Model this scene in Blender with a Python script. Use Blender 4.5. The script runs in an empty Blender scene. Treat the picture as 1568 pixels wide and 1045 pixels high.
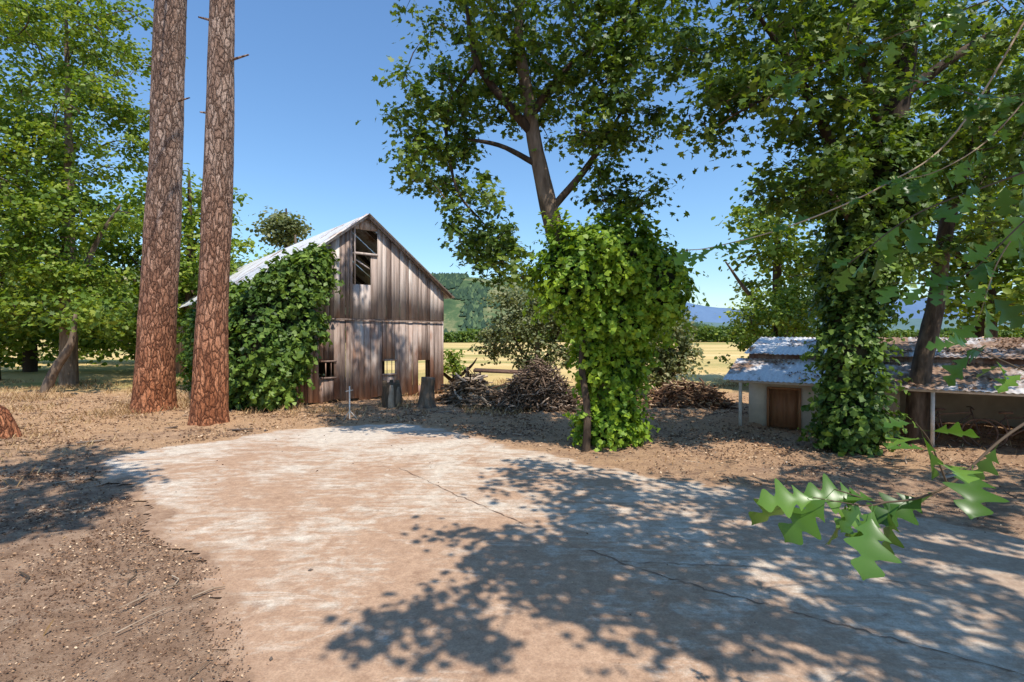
import bpy, math, numpy as np
from mathutils import Vector
rng=np.random.default_rng(7)
scene=bpy.context.scene
COL=scene.collection
# ---------------------------------------------------------------- helpers
def hash3(i,j,k,seed):
    n=(i*374761393+j*668265263+k*2147483647+seed*974711)&0xffffffff
    n=((n^(n>>13))*1274126177)&0xffffffff
    n=(n^(n>>16))&0xffffffff
    return n/4294967295.0
def vnoise(P,seed=0):
    P=np.asarray(P,float); F=np.floor(P).astype(np.int64); f=P-F; f=f*f*(3-2*f)
    r=0
    for a in (0,1):
        for b in (0,1):
            for c in (0,1):
                w=(f[:,0] if a else 1-f[:,0])*(f[:,1] if b else 1-f[:,1])*(f[:,2] if c else 1-f[:,2])
                r=r+w*hash3(F[:,0]+a,F[:,1]+b,F[:,2]+c,seed)
    return r
def fbm(P,seed=0,o=3):
    r=0;a=1;t=0
    for i in range(o):
        r=r+a*vnoise(P*(2**i),seed+i);t+=a;a*=.5
    return r/t
def norm(v): return v/np.maximum(np.linalg.norm(v,axis=-1,keepdims=True),1e-9)
def link(o,parent=None):
    COL.objects.link(o)
    if parent: o.parent=parent
    return o
def empty(name,loc=(0,0,0)):
    e=bpy.data.objects.new(name,None); e.empty_display_size=.3
    return link(e)     # kept at world origin so that children keep world coords
def np_mesh(name,V,loops,starts,mat,parent=None,rnd=None,smooth=False,attrs=None):
    me=bpy.data.meshes.new(name)
    me.vertices.add(len(V)); me.vertices.foreach_set('co',np.asarray(V,np.float32).ravel())
    me.loops.add(len(loops)); me.loops.foreach_set('vertex_index',np.asarray(loops,np.int32))
    me.polygons.add(len(starts)); me.polygons.foreach_set('loop_start',np.asarray(starts,np.int32))
    me.update(calc_edges=True)
    if smooth: me.polygons.foreach_set('use_smooth',np.ones(len(starts),bool))
    if rnd is not None:
        a=me.attributes.new('rnd','FLOAT','POINT'); a.data.foreach_set('value',np.asarray(rnd,np.float32))
    for k,v in (attrs or {}).items():
        a=me.attributes.new(k,'FLOAT','POINT'); a.data.foreach_set('value',np.asarray(v,np.float32))
    me.materials.append(mat); me.validate()
    return link(bpy.data.objects.new(name,me),parent)
class MB:
    def __init__(s): s.V=[];s.L=[];s.S=[];s.R=[];s.n=0;s.l=0
    def add(s,V,F,r=None):
        V=np.asarray(V,float); r=rng.random() if r is None else r
        for f in F:
            s.S.append(s.l); s.l+=len(f); s.L.extend([i+s.n for i in f])
        s.V.append(V); s.R.append(np.full(len(V),r)); s.n+=len(V)
    def build(s,name,mat,parent=None,smooth=False):
        return np_mesh(name,np.concatenate(s.V),s.L,s.S,mat,parent,np.concatenate(s.R),smooth)
BF=[(0,3,2,1),(4,5,6,7),(0,1,5,4),(1,2,6,5),(2,3,7,6),(3,0,4,7)]
def hexa(mb,c8,r=None): mb.add(c8,BF,r)
def obox(mb,p0,p1,w,h,r=None,up=(0,0,1)):
    p0=np.array(p0,float);p1=np.array(p1,float);d=norm(p1-p0);u=np.array(up,float)
    if abs(d@u)>.95:u=np.array((0,1.,0))
    s=norm(np.cross(d,u));u=np.cross(s,d);s=s*w/2;u=u*h/2
    hexa(mb,[p0-s-u,p0+s-u,p0+s+u,p0-s+u,p1-s-u,p1+s-u,p1+s+u,p1-s+u],r)
def spline(P,R,n):
    P=np.array(P,float);R=np.array(R,float);m=len(P)
    Q=np.vstack([2*P[0]-P[1],P,2*P[-1]-P[-2]]);o=[];ro=[]
    for i in range(m-1):
        for t in np.linspace(0,1,n,endpoint=False):
            a,b,c,d=Q[i],Q[i+1],Q[i+2],Q[i+3]
            o.append(.5*((2*b)+(-a+c)*t+(2*a-5*b+4*c-d)*t*t+(-a+3*b-3*c+d)*t**3)); ro.append(R[i]*(1-t)+R[i+1]*t)
    o.append(P[-1]);ro.append(R[-1]);return np.array(o),np.array(ro)
def tube(mb,P,R,seg=8,n=4,wob=0,r=None):
    if n>1:P,R=spline(P,R,n)
    P=np.array(P,float);R=np.array(R,float);m=len(P)
    T=norm(np.gradient(P,axis=0)); ref=np.array((1.,0.13,0)) if abs(T[0][2])>.6 else np.array((0,0,1.))
    A=norm(np.cross(T,ref));B=np.cross(T,A)
    th=np.linspace(0,2*np.pi,seg,endpoint=False)
    V=P[:,None]+R[:,None,None]*(A[:,None]*np.cos(th)[None,:,None]+B[:,None]*np.sin(th)[None,:,None])
    if wob:
        q=fbm(V.reshape(-1,3)*np.array((1,1,.4))*1.8/max(R.max(),.05)*.5,5).reshape(m,seg,1)
        V=P[:,None]+(V-P[:,None])*(1+wob*(q-.5)*2)
    F=[]
    for i in range(m-1):
        for j in range(seg):
            F.append((i*seg+j,i*seg+(j+1)%seg,(i+1)*seg+(j+1)%seg,(i+1)*seg+j))
    F.append(tuple(range((m-1)*seg,m*seg)))
    mb.add(V.reshape(-1,3),F,r); return P,R
def frames(nrm):
    n=norm(nrm);r=rng.normal(size=n.shape);t=norm(np.cross(n,r));b=np.cross(n,t)
    return np.stack([t,b,n],axis=2)
def instances(name,tv,tf,pos,Rm,sc,mat,parent=None,rnd=None):
    pos=np.asarray(pos);N=len(pos);k=len(tv)
    V=pos[:,None]+np.einsum('nij,kj->nki',Rm,tv)*np.asarray(sc).reshape(-1,1,1)
    base=np.concatenate([np.array(f) for f in tf]);ln=np.array([len(f) for f in tf])
    L=(base[None]+(np.arange(N)*k)[:,None]).ravel()
    st=np.concatenate([[0],np.cumsum(ln)[:-1]]);S=(st[None]+(np.arange(N)*len(base))[:,None]).ravel()
    if rnd is None:rnd=rng.random(N)
    return np_mesh(name,V.reshape(-1,3),L,S,mat,parent,np.repeat(rnd,k))
# leaf templates
LOB=np.array([(0,-.5,0),(.48,-.28,.06),(.27,-.08,.03),(.42,.25,.08),(.14,.18,.01),(0,.6,-.12),(-.14,.18,.01),(-.42,.25,.08),(-.27,-.08,.03),(-.48,-.28,.06)],float)
LOBF=[(0,1,2,8,9),(2,3,4),(8,6,7),(2,4,5,6,8)]
DIA=np.array([(0,-.5,0),(.36,-.05,.1),(0,.55,-.05),(-.36,-.05,.1)],float);DIAF=[(0,1,2),(0,2,3)]
IVY=np.array([(0,-.35,0),(.45,-.3,-.05),(.36,.1,-.04),(0,.6,-.12),(-.36,.1,-.04),(-.45,-.3,-.05)],float);IVYF=[(0,1,2,3),(0,3,4,5)]
HEX=np.array([(0,-.5,0),(.33,-.25,.08),(.36,.15,.08),(0,.55,-.08),(-.36,.15,.08),(-.33,-.25,.08)],float);HEXF=IVYF
# ---------------------------------------------------------------- materials
def newmat(name):
    m=bpy.data.materials.new(name);m.use_nodes=True;nt=m.node_tree;nt.nodes.clear()
    out=nt.nodes.new('ShaderNodeOutputMaterial');return m,nt,out
def nd(nt,t,ins=None,**kw):
    n=nt.nodes.new('ShaderNode'+t)
    for k,v in kw.items():setattr(n,k,v)
    for k,v in (ins or {}).items():
        s=n.inputs[k]
        if isinstance(v,bpy.types.NodeSocket):nt.links.new(v,s)
        else:
            if hasattr(v,'__len__') and len(v)==3 and s.type=='RGBA':v=(*v,1)
            s.default_value=v
    return n
def coords(nt,sc=(1,1,1),kind='Object'):
    c=nd(nt,'TexCoord');return nd(nt,'Mapping',{'Vector':c.outputs[kind],'Scale':sc}).outputs[0]
def noise(nt,vec,scale,detail=5,rough=.6,dist=0):
    return nd(nt,'TexNoise',{'Vector':vec,'Scale':scale,'Detail':detail,'Roughness':rough,'Distortion':dist}).outputs['Fac']
def ramp(nt,fac,stops):
    r=nd(nt,'ValToRGB',{'Fac':fac});e=r.color_ramp.elements
    while len(e)<len(stops):e.new(.5)
    for x,(p,c) in zip(e,stops):
        x.position=p;x.color=(*c,1) if len(c)==3 else c
    return r.outputs['Color']
def g(v):return (v,v,v)
def mix(nt,f,a,b,mode='MIX'):
    n=nd(nt,'MixRGB',{'Fac':f,'Color1':a,'Color2':b});n.blend_type=mode;return n.outputs[0]
def math_(nt,op,a,b=0.):
    n=nt.nodes.new('ShaderNodeMath');n.operation=op
    for i,v in enumerate((a,b)):
        if isinstance(v,bpy.types.NodeSocket):nt.links.new(v,n.inputs[i])
        else:n.inputs[i].default_value=v
    return n.outputs[0]
def attr(nt,name):return nd(nt,'Attribute',attribute_name=name).outputs['Fac']
def bump(nt,h,st,d):return nd(nt,'Bump',{'Height':h,'Strength':st,'Distance':d}).outputs[0]
def finish(nt,out,col,rough=.8,nrm=None,metal=0,spec=.3):
    i={'Base Color':col,'Roughness':rough,'Metallic':metal,'Specular IOR Level':spec}
    if nrm is not None:i['Normal']=nrm
    p=nd(nt,'BsdfPrincipled',i);nt.links.new(p.outputs[0],out.inputs[0]);return p
def leafmat(name,c0,c1,c2,tr=.35,rough=.5):
    m,nt,out=newmat(name);r=attr(nt,'rnd')
    n=noise(nt,coords(nt),.8,1)
    f=math_(nt,'ADD',math_(nt,'MULTIPLY',r,.6),math_(nt,'MULTIPLY',n,.45))
    col=ramp(nt,f,[(.1,c0),(.5,c1),(.92,c2)])
    p=nd(nt,'BsdfPrincipled',{'Base Color':col,'Roughness':rough,'Specular IOR Level':.35})
    t=nd(nt,'BsdfTranslucent',{'Color':mix(nt,1,col,(1.6,1.6,.5),'MULTIPLY')})
    s=nd(nt,'MixShader',{0:tr,1:p.outputs[0],2:t.outputs[0]});nt.links.new(s.outputs[0],out.inputs[0]);return m
M_maple=leafmat('maple_leaf',(.03,.065,.012),(.09,.155,.022),(.30,.37,.055),.32)
M_left=leafmat('bright_leaf',(.045,.09,.014),(.15,.235,.028),(.42,.46,.07),.33)
M_ivy=leafmat('ivy_leaf',(.03,.07,.010),(.12,.235,.018),(.38,.50,.04),.26)
M_ivyd=leafmat('ivy_leaf_dark',(.018,.045,.010),(.065,.13,.02),(.23,.33,.045),.2)
M_olive=leafmat('olive_leaf',(.06,.08,.035),(.17,.195,.08),(.33,.33,.16),.28)
M_fg=leafmat('near_leaf',(.04,.10,.02),(.095,.20,.035),(.20,.35,.06),.32,.32)
def simple(name,stops,scale=6,sc=(1,1,1),rough=.85,bs=.5,bd=.02,metal=0,rndmix=.4,detail=5):
    m,nt,out=newmat(name);v=coords(nt,sc);n=noise(nt,v,scale,detail)
    f=math_(nt,'ADD',math_(nt,'MULTIPLY',n,1-rndmix*.5),math_(nt,'MULTIPLY',math_(nt,'SUBTRACT',attr(nt,'rnd'),.5),rndmix))
    finish(nt,out,ramp(nt,f,stops),rough,bump(nt,n,bs,bd) if bs else None,metal);return m
M_bark=simple('grey_bark',[(.3,(.045,.03,.02)),(.5,(.13,.09,.06)),(.7,(.26,.19,.135))],7,(1,1,.25),.9,.9,.05)
M_core=simple('ivy_core',[(.3,(.010,.016,.006)),(.6,(.04,.036,.016))],4,bs=0,detail=2)
M_stick=simple('dead_wood',[(.2,(.10,.07,.045)),(.5,(.30,.21,.14)),(.8,(.62,.49,.36))],5,(1,1,1),.9,rndmix=1,bs=0)
M_board=simple('old_board',[(.2,(.16,.11,.08)),(.7,(.42,.33,.25))],5,rndmix=.6,bs=0)
M_straw=simple('straw',[(.2,(.28,.165,.07)),(.5,(.54,.35,.165)),(.8,(.76,.56,.31))],5,rndmix=1,bs=0,detail=2)
M_litter=simple('dead_leaf',[(.2,(.13,.07,.04)),(.45,(.31,.17,.09)),(.62,(.50,.30,.165)),(.85,(.74,.55,.36))],5,rndmix=1.3,bs=0,detail=2)
M_stone=simple('stone',[(.2,(.14,.11,.09)),(.5,(.30,.23,.18)),(.8,(.55,.46,.38))],8,rndmix=1,bs=0,detail=2)
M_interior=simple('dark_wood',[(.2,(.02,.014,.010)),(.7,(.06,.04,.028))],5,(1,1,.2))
M_stucco=simple('stucco',[(.2,(.48,.41,.32)),(.7,(.70,.61,.49))],3,rndmix=.1,bs=.2)
M_door=simple('brown_door',[(.2,(.24,.10,.045)),(.7,(.40,.19,.09))],5,(3,3,.3),.6,rndmix=.3)
M_post=simple('painted_post',[(.2,(.5,.45,.38)),(.7,(.78,.74,.68))],5,rndmix=.1)
M_iron=simple('rusty_iron',[(.2,(.06,.035,.025)),(.7,(.2,.11,.07))],9,rough=.7)
M_far=simple('forest_green',[(.25,(.03,.06,.035)),(.55,(.065,.11,.05)),(.8,(.13,.18,.08))],.03,rough=1,rndmix=1,bs=0)
# pine bark
def pinebark():
    m,nt,out=newmat('pine_bark')
    v=coords(nt,(1,1,.33)); nz=nd(nt,'TexNoise',{'Vector':v,'Scale':6.0,'Detail':3})
    vv=mix(nt,.18,v,nz.outputs['Color'])
    def cell(s):
        return nd(nt,'TexVoronoi',{'Vector':vv,'Scale':s,'Randomness':1.0},feature='DISTANCE_TO_EDGE').outputs['Distance']
    vo=cell(11.);vs=cell(26.)
    vc=nd(nt,'TexVoronoi',{'Vector':vv,'Scale':11.,'Randomness':1.0}).outputs['Color']
    fine=noise(nt,coords(nt,(1,1,.4)),24,6,.8);lo=noise(nt,coords(nt,(1,1,.5)),1.3,3)
    h=ramp(nt,vo,[(0,g(0)),(.05,g(.5)),(.2,g(1))]);h2=ramp(nt,vs,[(0,g(.65)),(.07,g(1))])
    h=mix(nt,1,h,h2,'MULTIPLY')
    s=math_(nt,'ADD',math_(nt,'MULTIPLY',fine,.65),math_(nt,'MULTIPLY',nd(nt,'SeparateColor',{'Color':vc}).outputs[0],.22))
    s=math_(nt,'ADD',s,math_(nt,'MULTIPLY',lo,.2))
    plate=ramp(nt,s,[(.30,(.14,.085,.06)),(.5,(.38,.25,.18)),(.70,(.66,.51,.41))])
    col=mix(nt,h,(.08,.045,.03),plate)
    z=nd(nt,'SeparateXYZ',{0:coords(nt)}).outputs[2]
    low=nd(nt,'MapRange',{0:z,1:0.8,2:7.0,3:.95,4:0.12}).outputs[0]
    col=mix(nt,low,col,mix(nt,1,col,(1.25,.66,.38),'MULTIPLY'))
    hh=math_(nt,'ADD',h,math_(nt,'MULTIPLY',fine,.8))
    finish(nt,out,col,.9,bump(nt,hh,1,.05));return m
M_pine=pinebark()
def barnwood():
    m,nt,out=newmat('weathered_planks')
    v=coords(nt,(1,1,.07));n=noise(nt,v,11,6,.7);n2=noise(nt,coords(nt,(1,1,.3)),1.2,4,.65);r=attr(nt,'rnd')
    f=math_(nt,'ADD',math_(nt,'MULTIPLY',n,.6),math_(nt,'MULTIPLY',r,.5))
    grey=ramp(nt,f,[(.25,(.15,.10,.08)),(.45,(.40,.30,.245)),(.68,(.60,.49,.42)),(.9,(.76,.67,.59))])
    rust_shade=ramp(nt,f,[(.25,(.08,.036,.025)),(.6,(.30,.15,.095)),(.9,(.50,.31,.21))])  # rust streaks, their dark tone also painted in for tree shadow on the gable
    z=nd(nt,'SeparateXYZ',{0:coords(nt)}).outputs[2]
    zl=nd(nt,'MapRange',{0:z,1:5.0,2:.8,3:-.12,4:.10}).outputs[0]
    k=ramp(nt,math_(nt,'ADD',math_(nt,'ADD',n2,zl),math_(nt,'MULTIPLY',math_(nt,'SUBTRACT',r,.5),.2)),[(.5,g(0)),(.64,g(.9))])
    col=mix(nt,k,grey,rust_shade)
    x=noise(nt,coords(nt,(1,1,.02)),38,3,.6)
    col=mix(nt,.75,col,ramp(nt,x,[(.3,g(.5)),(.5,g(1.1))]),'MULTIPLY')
    finish(nt,out,col,.85,bump(nt,n,.7,.02));return m
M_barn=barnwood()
def metalroof(name,rustlo,rusthi):
    m,nt,out=newmat(name);n=noise(nt,coords(nt),1.1,6,.65);r=attr(nt,'rnd')
    k=ramp(nt,math_(nt,'ADD',n,math_(nt,'MULTIPLY',math_(nt,'SUBTRACT',r,.5),.15)),[(rustlo,g(0)),(rusthi,g(1))])
    n2=noise(nt,coords(nt),14,4)
    col=mix(nt,k,ramp(nt,n2,[(.3,(.62,.62,.62)),(.7,(.85,.84,.83))]),ramp(nt,n2,[(.3,(.16,.085,.05)),(.7,(.38,.24,.15))]))
    rg=mix(nt,k,g(.45),g(.9))
    finish(nt,out,col,rg,bump(nt,n2,.1,.01),0.0,.5);return m
M_roof=metalroof('galvanised_roof',.56,.68);M_roof2=metalroof('mossy_roof',.3,.5)
def dirtcol(nt):
    v=coords(nt);a=noise(nt,v,.45,5,.62);b=noise(nt,v,3.2,7,.78);c=noise(nt,v,42,5,.8)
    d1=ramp(nt,b,[(.3,(.20,.12,.075)),(.48,(.35,.22,.14)),(.6,(.46,.31,.205)),(.75,(.60,.45,.32))])
    straw=ramp(nt,c,[(.3,(.25,.135,.07)),(.5,(.52,.31,.165)),(.72,(.74,.53,.32))])
    y=nd(nt,'SeparateXYZ',{0:v}).outputs[1]
    bias=nd(nt,'MapRange',{0:y,1:5.,2:14.,3:-.12,4:.10}).outputs[0]
    k=ramp(nt,math_(nt,'ADD',math_(nt,'ADD',math_(nt,'MULTIPLY',a,.55),math_(nt,'MULTIPLY',b,.45)),bias),[(.42,g(0)),(.58,g(.85))])
    col=mix(nt,k,d1,straw)
    col=mix(nt,ramp(nt,c,[(.33,g(.6)),(.47,g(0))]),col,(.12,.07,.045))
    col=mix(nt,ramp(nt,c,[(.64,g(0)),(.72,g(.5))]),col,(.62,.48,.35))
    return col,a,b,c,y,v
def groundmat():
    m,nt,out=newmat('dry_ground');col,a,b,c,y,v=dirtcol(nt)
    vs=coords(nt,(.25,1,1));fb=noise(nt,vs,.09,3,.6)
    fieldc=ramp(nt,fb,[(.34,(.26,.27,.08)),(.43,(.48,.38,.14)),(.52,(.70,.49,.20)),(.7,(.78,.57,.27))])
    fieldc=mix(nt,.35,fieldc,mix(nt,c,(.6,.6,.6),(1.4,1.4,1.4)),'MULTIPLY')
    fk=nd(nt,'MapRange',{0:math_(nt,'ADD',y,math_(nt,'MULTIPLY',a,8.)),1:25.,2:30.}).outputs[0]
    col=mix(nt,fk,col,fieldc)
    finish(nt,out,col,.95,bump(nt,math_(nt,'ADD',b,math_(nt,'MULTIPLY',c,.5)),.9,.05),0,.1);return m
def slabmat():
    m,nt,out=newmat('dusty_concrete');dirt,a,b,c,y,v=dirtcol(nt)
    big=noise(nt,v,.33,4,.6,.5)
    st=nd(nt,'TexNoise',{'Vector':nd(nt,'Mapping',{'Vector':v,'Rotation':(0,0,-.6),'Scale':(1.,1.9,1)}).outputs[0],'Scale':1.6,'Detail':7,'Roughness':.74,'Distortion':1.1}).outputs['Fac']
    st2=nd(nt,'TexNoise',{'Vector':nd(nt,'Mapping',{'Vector':v,'Rotation':(0,0,.9),'Scale':(.5,5,1)}).outputs[0],'Scale':1.9,'Detail':5,'Roughness':.7,'Distortion':.4}).outputs['Fac']
    fine=noise(nt,v,60,3,.7);med=noise(nt,v,7,6,.78)
    conc=ramp(nt,med,[(.3,(.50,.405,.31)),(.7,(.82,.70,.555))])
    dust=ramp(nt,med,[(.3,(.37,.22,.135)),(.7,(.58,.375,.24))])
    k=math_(nt,'ADD',math_(nt,'MULTIPLY',big,.5),math_(nt,'MULTIPLY',st,.42))
    k=math_(nt,'ADD',k,math_(nt,'MULTIPLY',st2,.22))
    k=math_(nt,'ADD',k,nd(nt,'MapRange',{0:y,1:3.,2:12.,3:.06,4:-.06}).outputs[0])
    col=mix(nt,ramp(nt,k,[(.50,g(0)),(.60,g(.95))]),conc,dust)
    col=mix(nt,.8,col,ramp(nt,fine,[(.3,g(.66)),(.6,g(1.04))]),'MULTIPLY')
    spots=noise(nt,v,1.9,7,.78)
    col=mix(nt,ramp(nt,spots,[(.58,g(0)),(.68,g(.7))]),col,(.27,.16,.10))
    xk=nd(nt,'SeparateXYZ',{0:v}).outputs[0]
    gk=nd(nt,'MapRange',{0:math_(nt,'ADD',xk,math_(nt,'MULTIPLY',big,3.)),1:2.8,2:5.5,3:0.,4:.4}).outputs[0]
    col=mix(nt,gk,col,ramp(nt,med,[(.3,(.30,.25,.20)),(.7,(.54,.46,.37))]))
    e=attr(nt,'edge')
    ek=math_(nt,'SUBTRACT',math_(nt,'MULTIPLY',e,1.9),math_(nt,'MULTIPLY',math_(nt,'SUBTRACT',med,.15),1.4))
    ek=nd(nt,'MapRange',{0:ek,1:-.05,2:.3}).outputs[0]
    col=mix(nt,ek,dirt,col)
    finish(nt,out,col,.9,bump(nt,math_(nt,'ADD',math_(nt,'MULTIPLY',st,.7),math_(nt,'MULTIPLY',fine,.25)),.5,.03),0,.15);return m
# ---------------------------------------------------------------- ground + slab
slab=np.array([(-8.0,9.9),(-7.9,10.9),(-6.8,11.9),(-5.55,13.3),(-4.0,14.1),(-2.6,14.0),(-1.6,13.4),(-.35,11.6),(1.1,10.2),(3.0,8.6),(4.9,7.5),(6.2,6.1),(9.0,5.0),(10,-4),(-1.4,-4),(-1.7,2),(-1.9,3.5),(-2.4,4.3),(-3.1,5.2),(-4.6,6.2),(-5.4,7.2),(-7.0,8.6)])
def sdf(P):
    d=np.full(len(P),1e9);ins=np.zeros(len(P),bool);n=len(slab)
    for i in range(n):
        a=slab[i];b=slab[(i+1)%n];ab=b-a
        t=np.clip(((P-a)@ab)/(ab@ab),0,1);d=np.minimum(d,np.linalg.norm(P-a-t[:,None]*ab,axis=1))
        c=((a[1]>P[:,1])!=(b[1]>P[:,1]))
        with np.errstate(divide='ignore',invalid='ignore'):
            xx=(b[0]-a[0])*(P[:,1]-a[1])/(b[1]-a[1])+a[0]
        ins^=c&(P[:,0]<xx)
    return np.where(ins,d,-d)
def grid_mesh(name,xs,ys,Z,mat,keep=None,attrs=None,parent=None):
    nx,ny=len(xs),len(ys);X,Y=np.meshgrid(xs,ys)
    V=np.stack([X.ravel(),Y.ravel(),Z.ravel()],1)
    i=np.arange(nx-1);j=np.arange(ny-1);I,J=np.meshgrid(i,j);q=(J*nx+I).ravel()
    F=np.stack([q,q+1,q+nx+1,q+nx],1)
    if keep is not None:F=F[keep[F].all(1)]
    return np_mesh(name,V,F.ravel(),np.arange(len(F))*4,mat,parent,None,True,attrs)
def spaced(lo,hi,step,far_lo,far_hi):
    c=list(np.arange(lo,hi+.001,step));s=step;x=hi
    while x<far_hi:s*=1.25;x+=s;c.append(x)
    s=step;x=lo
    while x>far_lo:s*=1.25;x-=s;c.insert(0,x)
    return np.array(c)
xs=spaced(-18,16,.11,-6000,6000);ys=spaced(-3,24,.11,-300,7000)
X,Y=np.meshgrid(xs,ys);P2=np.stack([X.ravel(),Y.ravel()],1)
d=sdf(P2)
def gh(P2,d):
    P3=np.c_[P2,np.zeros(len(P2))]
    h=(fbm(P3*.9,3,3)-.42)*.18+(fbm(P3*2.6,9,4)-.5)*.17
    return h*np.clip((-d-.05)/1.2,0,1)*np.clip((60-P2[:,1])/30,0,1)-np.where(d>-.0,.02,0.004)
ground=grid_mesh('ground',xs,ys,gh(P2,d),groundmat())
sx=np.arange(-8.6,10,.06);sy=np.arange(-3,14.8,.06);X,Y=np.meshgrid(sx,sy);S2=np.stack([X.ravel(),Y.ravel()],1)
sd=sdf(S2)+(fbm(np.c_[S2*1.3,np.zeros(len(S2))],21,4)-.5)*.9
ew=np.clip(sd/.6,0,1)
slabo=grid_mesh('concrete_slab',sx,sy,(0.006+.004*vnoise(np.c_[S2*1.1,np.zeros(len(S2))],4)-.008*(1-ew)).ravel(),slabmat(),sd>-.02,{'edge':ew})
mc,nt,out=newmat('crack_dirt');finish(nt,out,(.24,.15,.10),1)
mb=MB()
for pts,w in (([(-2.6,9.9),(-2.0,9.2),(-.6,7.4),(1.14,5.4),(2.3,4.5),(3.6,3.6),(5.5,2.2)],.009),([(1.14,5.4),(2.9,5.2),(5.0,4.6),(7.5,4.2)],.006),([(-2.0,9.2),(-.4,9.9),(.9,9.7)],.005)):
    P,_=spline(np.c_[np.array(pts),np.zeros(len(pts))],np.ones(len(pts)),26)
    P[:,:2]+=(rng.random((len(P),2))-.5)*.05;P[:,2]=.0155
    t=norm(np.gradient(P,axis=0));gap=(vnoise(P*1.3+.3,4)>.38)[:,None]
    s=np.c_[-t[:,1],t[:,0],np.zeros(len(P))]*w*(0.15+1.1*rng.random((len(P),1)))*gap
    V=np.stack([P-s,P+s],1).reshape(-1,3);mb.add(V,[(2*i,2*i+2,2*i+3,2*i+1) for i in range(len(P)-1)])
mb.build('slab_cracks',mc,slabo)
# scatter on ground
def scatter(n,x0,x1,y0,y1,f,pw=1.15):
    P=np.c_[rng.uniform(x0,x1,n),y0+(y1-y0)*rng.random(n)**pw];dd=sdf(P)
    return P[f(P,dd)>rng.random(n)]
def patch(P,s=.5,seed=3):return np.clip((fbm(np.c_[P*s,np.zeros(len(P))],seed,3)-.46)*6,0,1)
def zat(P):return gh(P,sdf(P))
P=scatter(120000,-28,15,2.5,27,lambda P,d:np.where(d<-.3,patch(P)*np.clip((P[:,1]-6)/9,.03,1)*np.where((P[:,0]<-9)|(P[:,1]>15.5),1,.18),0))
n=len(P);h=rng.uniform(.04,.17,n)*np.where(P[:,1]>15,1.4,1)
BL=np.array([(-.05,0,0),(.05,0,0),(.12,.1,.6),(.3,.25,1)],float)
a=rng.uniform(0,2*np.pi,n);Rm=np.zeros((n,3,3));Rm[:,0,0]=np.cos(a);Rm[:,1,0]=np.sin(a);Rm[:,0,1]=-np.sin(a)*2;Rm[:,1,1]=np.cos(a)*2;Rm[:,2,2]=1
instances('dry_grass',BL,[(0,1,2),(2,1,3)],np.c_[P,zat(P)-.01],Rm,h,M_straw)
P=scatter(130000,-20,14,2.2,20,lambda P,d:np.where(d<0,.2+patch(P,.7,8)*.8,.003+.06*np.clip(.5-d,0,.5)))
P=np.vstack([P,scatter(60000,-9,1,2.2,9,lambda P,d:np.where(d<0.1,.12+patch(P,1.1,5),0))])
n=len(P);z=np.maximum(zat(P),0.010)+.006
instances('leaf_litter',DIA,DIAF,np.c_[P,z],frames(rng.normal(0,.4,(n,3))+(0,0,1)),rng.uniform(.012,.055,n)*np.clip(P[:,1]/8,.45,1.6),M_litter)
ST=np.array([(1,0,0),(0,1,0),(-1,0,0),(0,-1,0),(0,0,.8),(0,0,-.6)],float);STF=[(0,1,4),(1,2,4),(2,3,4),(3,0,4),(1,0,5),(2,1,5),(3,2,5),(0,3,5)]
P=scatter(20000,-16,14,2.2,18,lambda P,d:np.where(d<.3,.1+.5*patch(P,.8,77),.015),1.5);n=len(P)
instances('gravel',ST,STF,np.c_[P,np.maximum(zat(P),.01)+.002],frames(rng.normal(size=(n,3))),rng.uniform(.003,.012,n)*(1+(rng.random(n)>.97)*2.2)*np.clip(P[:,1]/7,.5,1.3),M_stone)
mb=MB()
P=scatter(1700,-18,14,3,22,lambda P,d:np.where(d<-.1,.7,.0))
for p,z in zip(P,zat(P)):
    a=rng.uniform(0,6.28);l=rng.uniform(.08,.45);q=np.array((math.cos(a),math.sin(a),rng.normal(0,.08)))*l
    b=np.array((p[0],p[1],max(z,.01)+.015));r0=rng.uniform(.003,.010)
    tube(mb,[b,b+q*.5+rng.normal(0,.03,3)*(1,1,.2),b+q],[r0,r0*.9,r0*.5],5,1)
mb.build('fallen_sticks',M_stick)
mb=MB()
for (x,y,a,l,w_) in ((-9.4,11.4,.5,.5,.08),(-6.8,12.9,.1,.5,.08),(-5.4,15.1,-.2,.8,.08),(-8.8,13.1,.9,.4,.08),(7.4,8.6,.4,.5,.08),(-2.2,15.8,.3,.7,.08)):
    b=np.array((x,y,.05));q=np.array((math.cos(a),math.sin(a),.03))*l/2;obox(mb,b-q,b+q,w_,.025)
mb.build('broken_boards',M_board)
# ---------------------------------------------------------------- trees
def clumps(blobs):
    C=[]
    for (c,r,n) in blobs:
        u=norm(rng.normal(size=(n,3)))*(rng.uniform(.1,1.15,(n,1))**(1/2.2))
        C.append(np.array(c)+u*np.array(r))
    return np.concatenate(C)
def foliage(name,C,per,csize,lsize,mat,parent,tv=LOB,tf=LOBF,flat=.6,up=.8,centre=None):
    N=len(C);k=rng.poisson(per,N)+4;idx=np.repeat(np.arange(N),k);n=len(idx)
    sz=rng.uniform(.5,1.3,N)*csize
    off=rng.normal(size=(n,3))*.5*np.array((1,1,flat))*sz[idx][:,None]
    pos=C[idx]+off;out=norm(off)
    nr=norm(out*.5+rng.normal(size=(n,3))*.55+np.array((0,-.15,up)))
    return instances(name,tv,tf,pos,frames(nr),rng.uniform(.6,1.25,n)*lsize,mat,parent,np.clip(rng.random(n)*.65+rng.random(N)[idx]*.45-.05,0,1))
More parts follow.
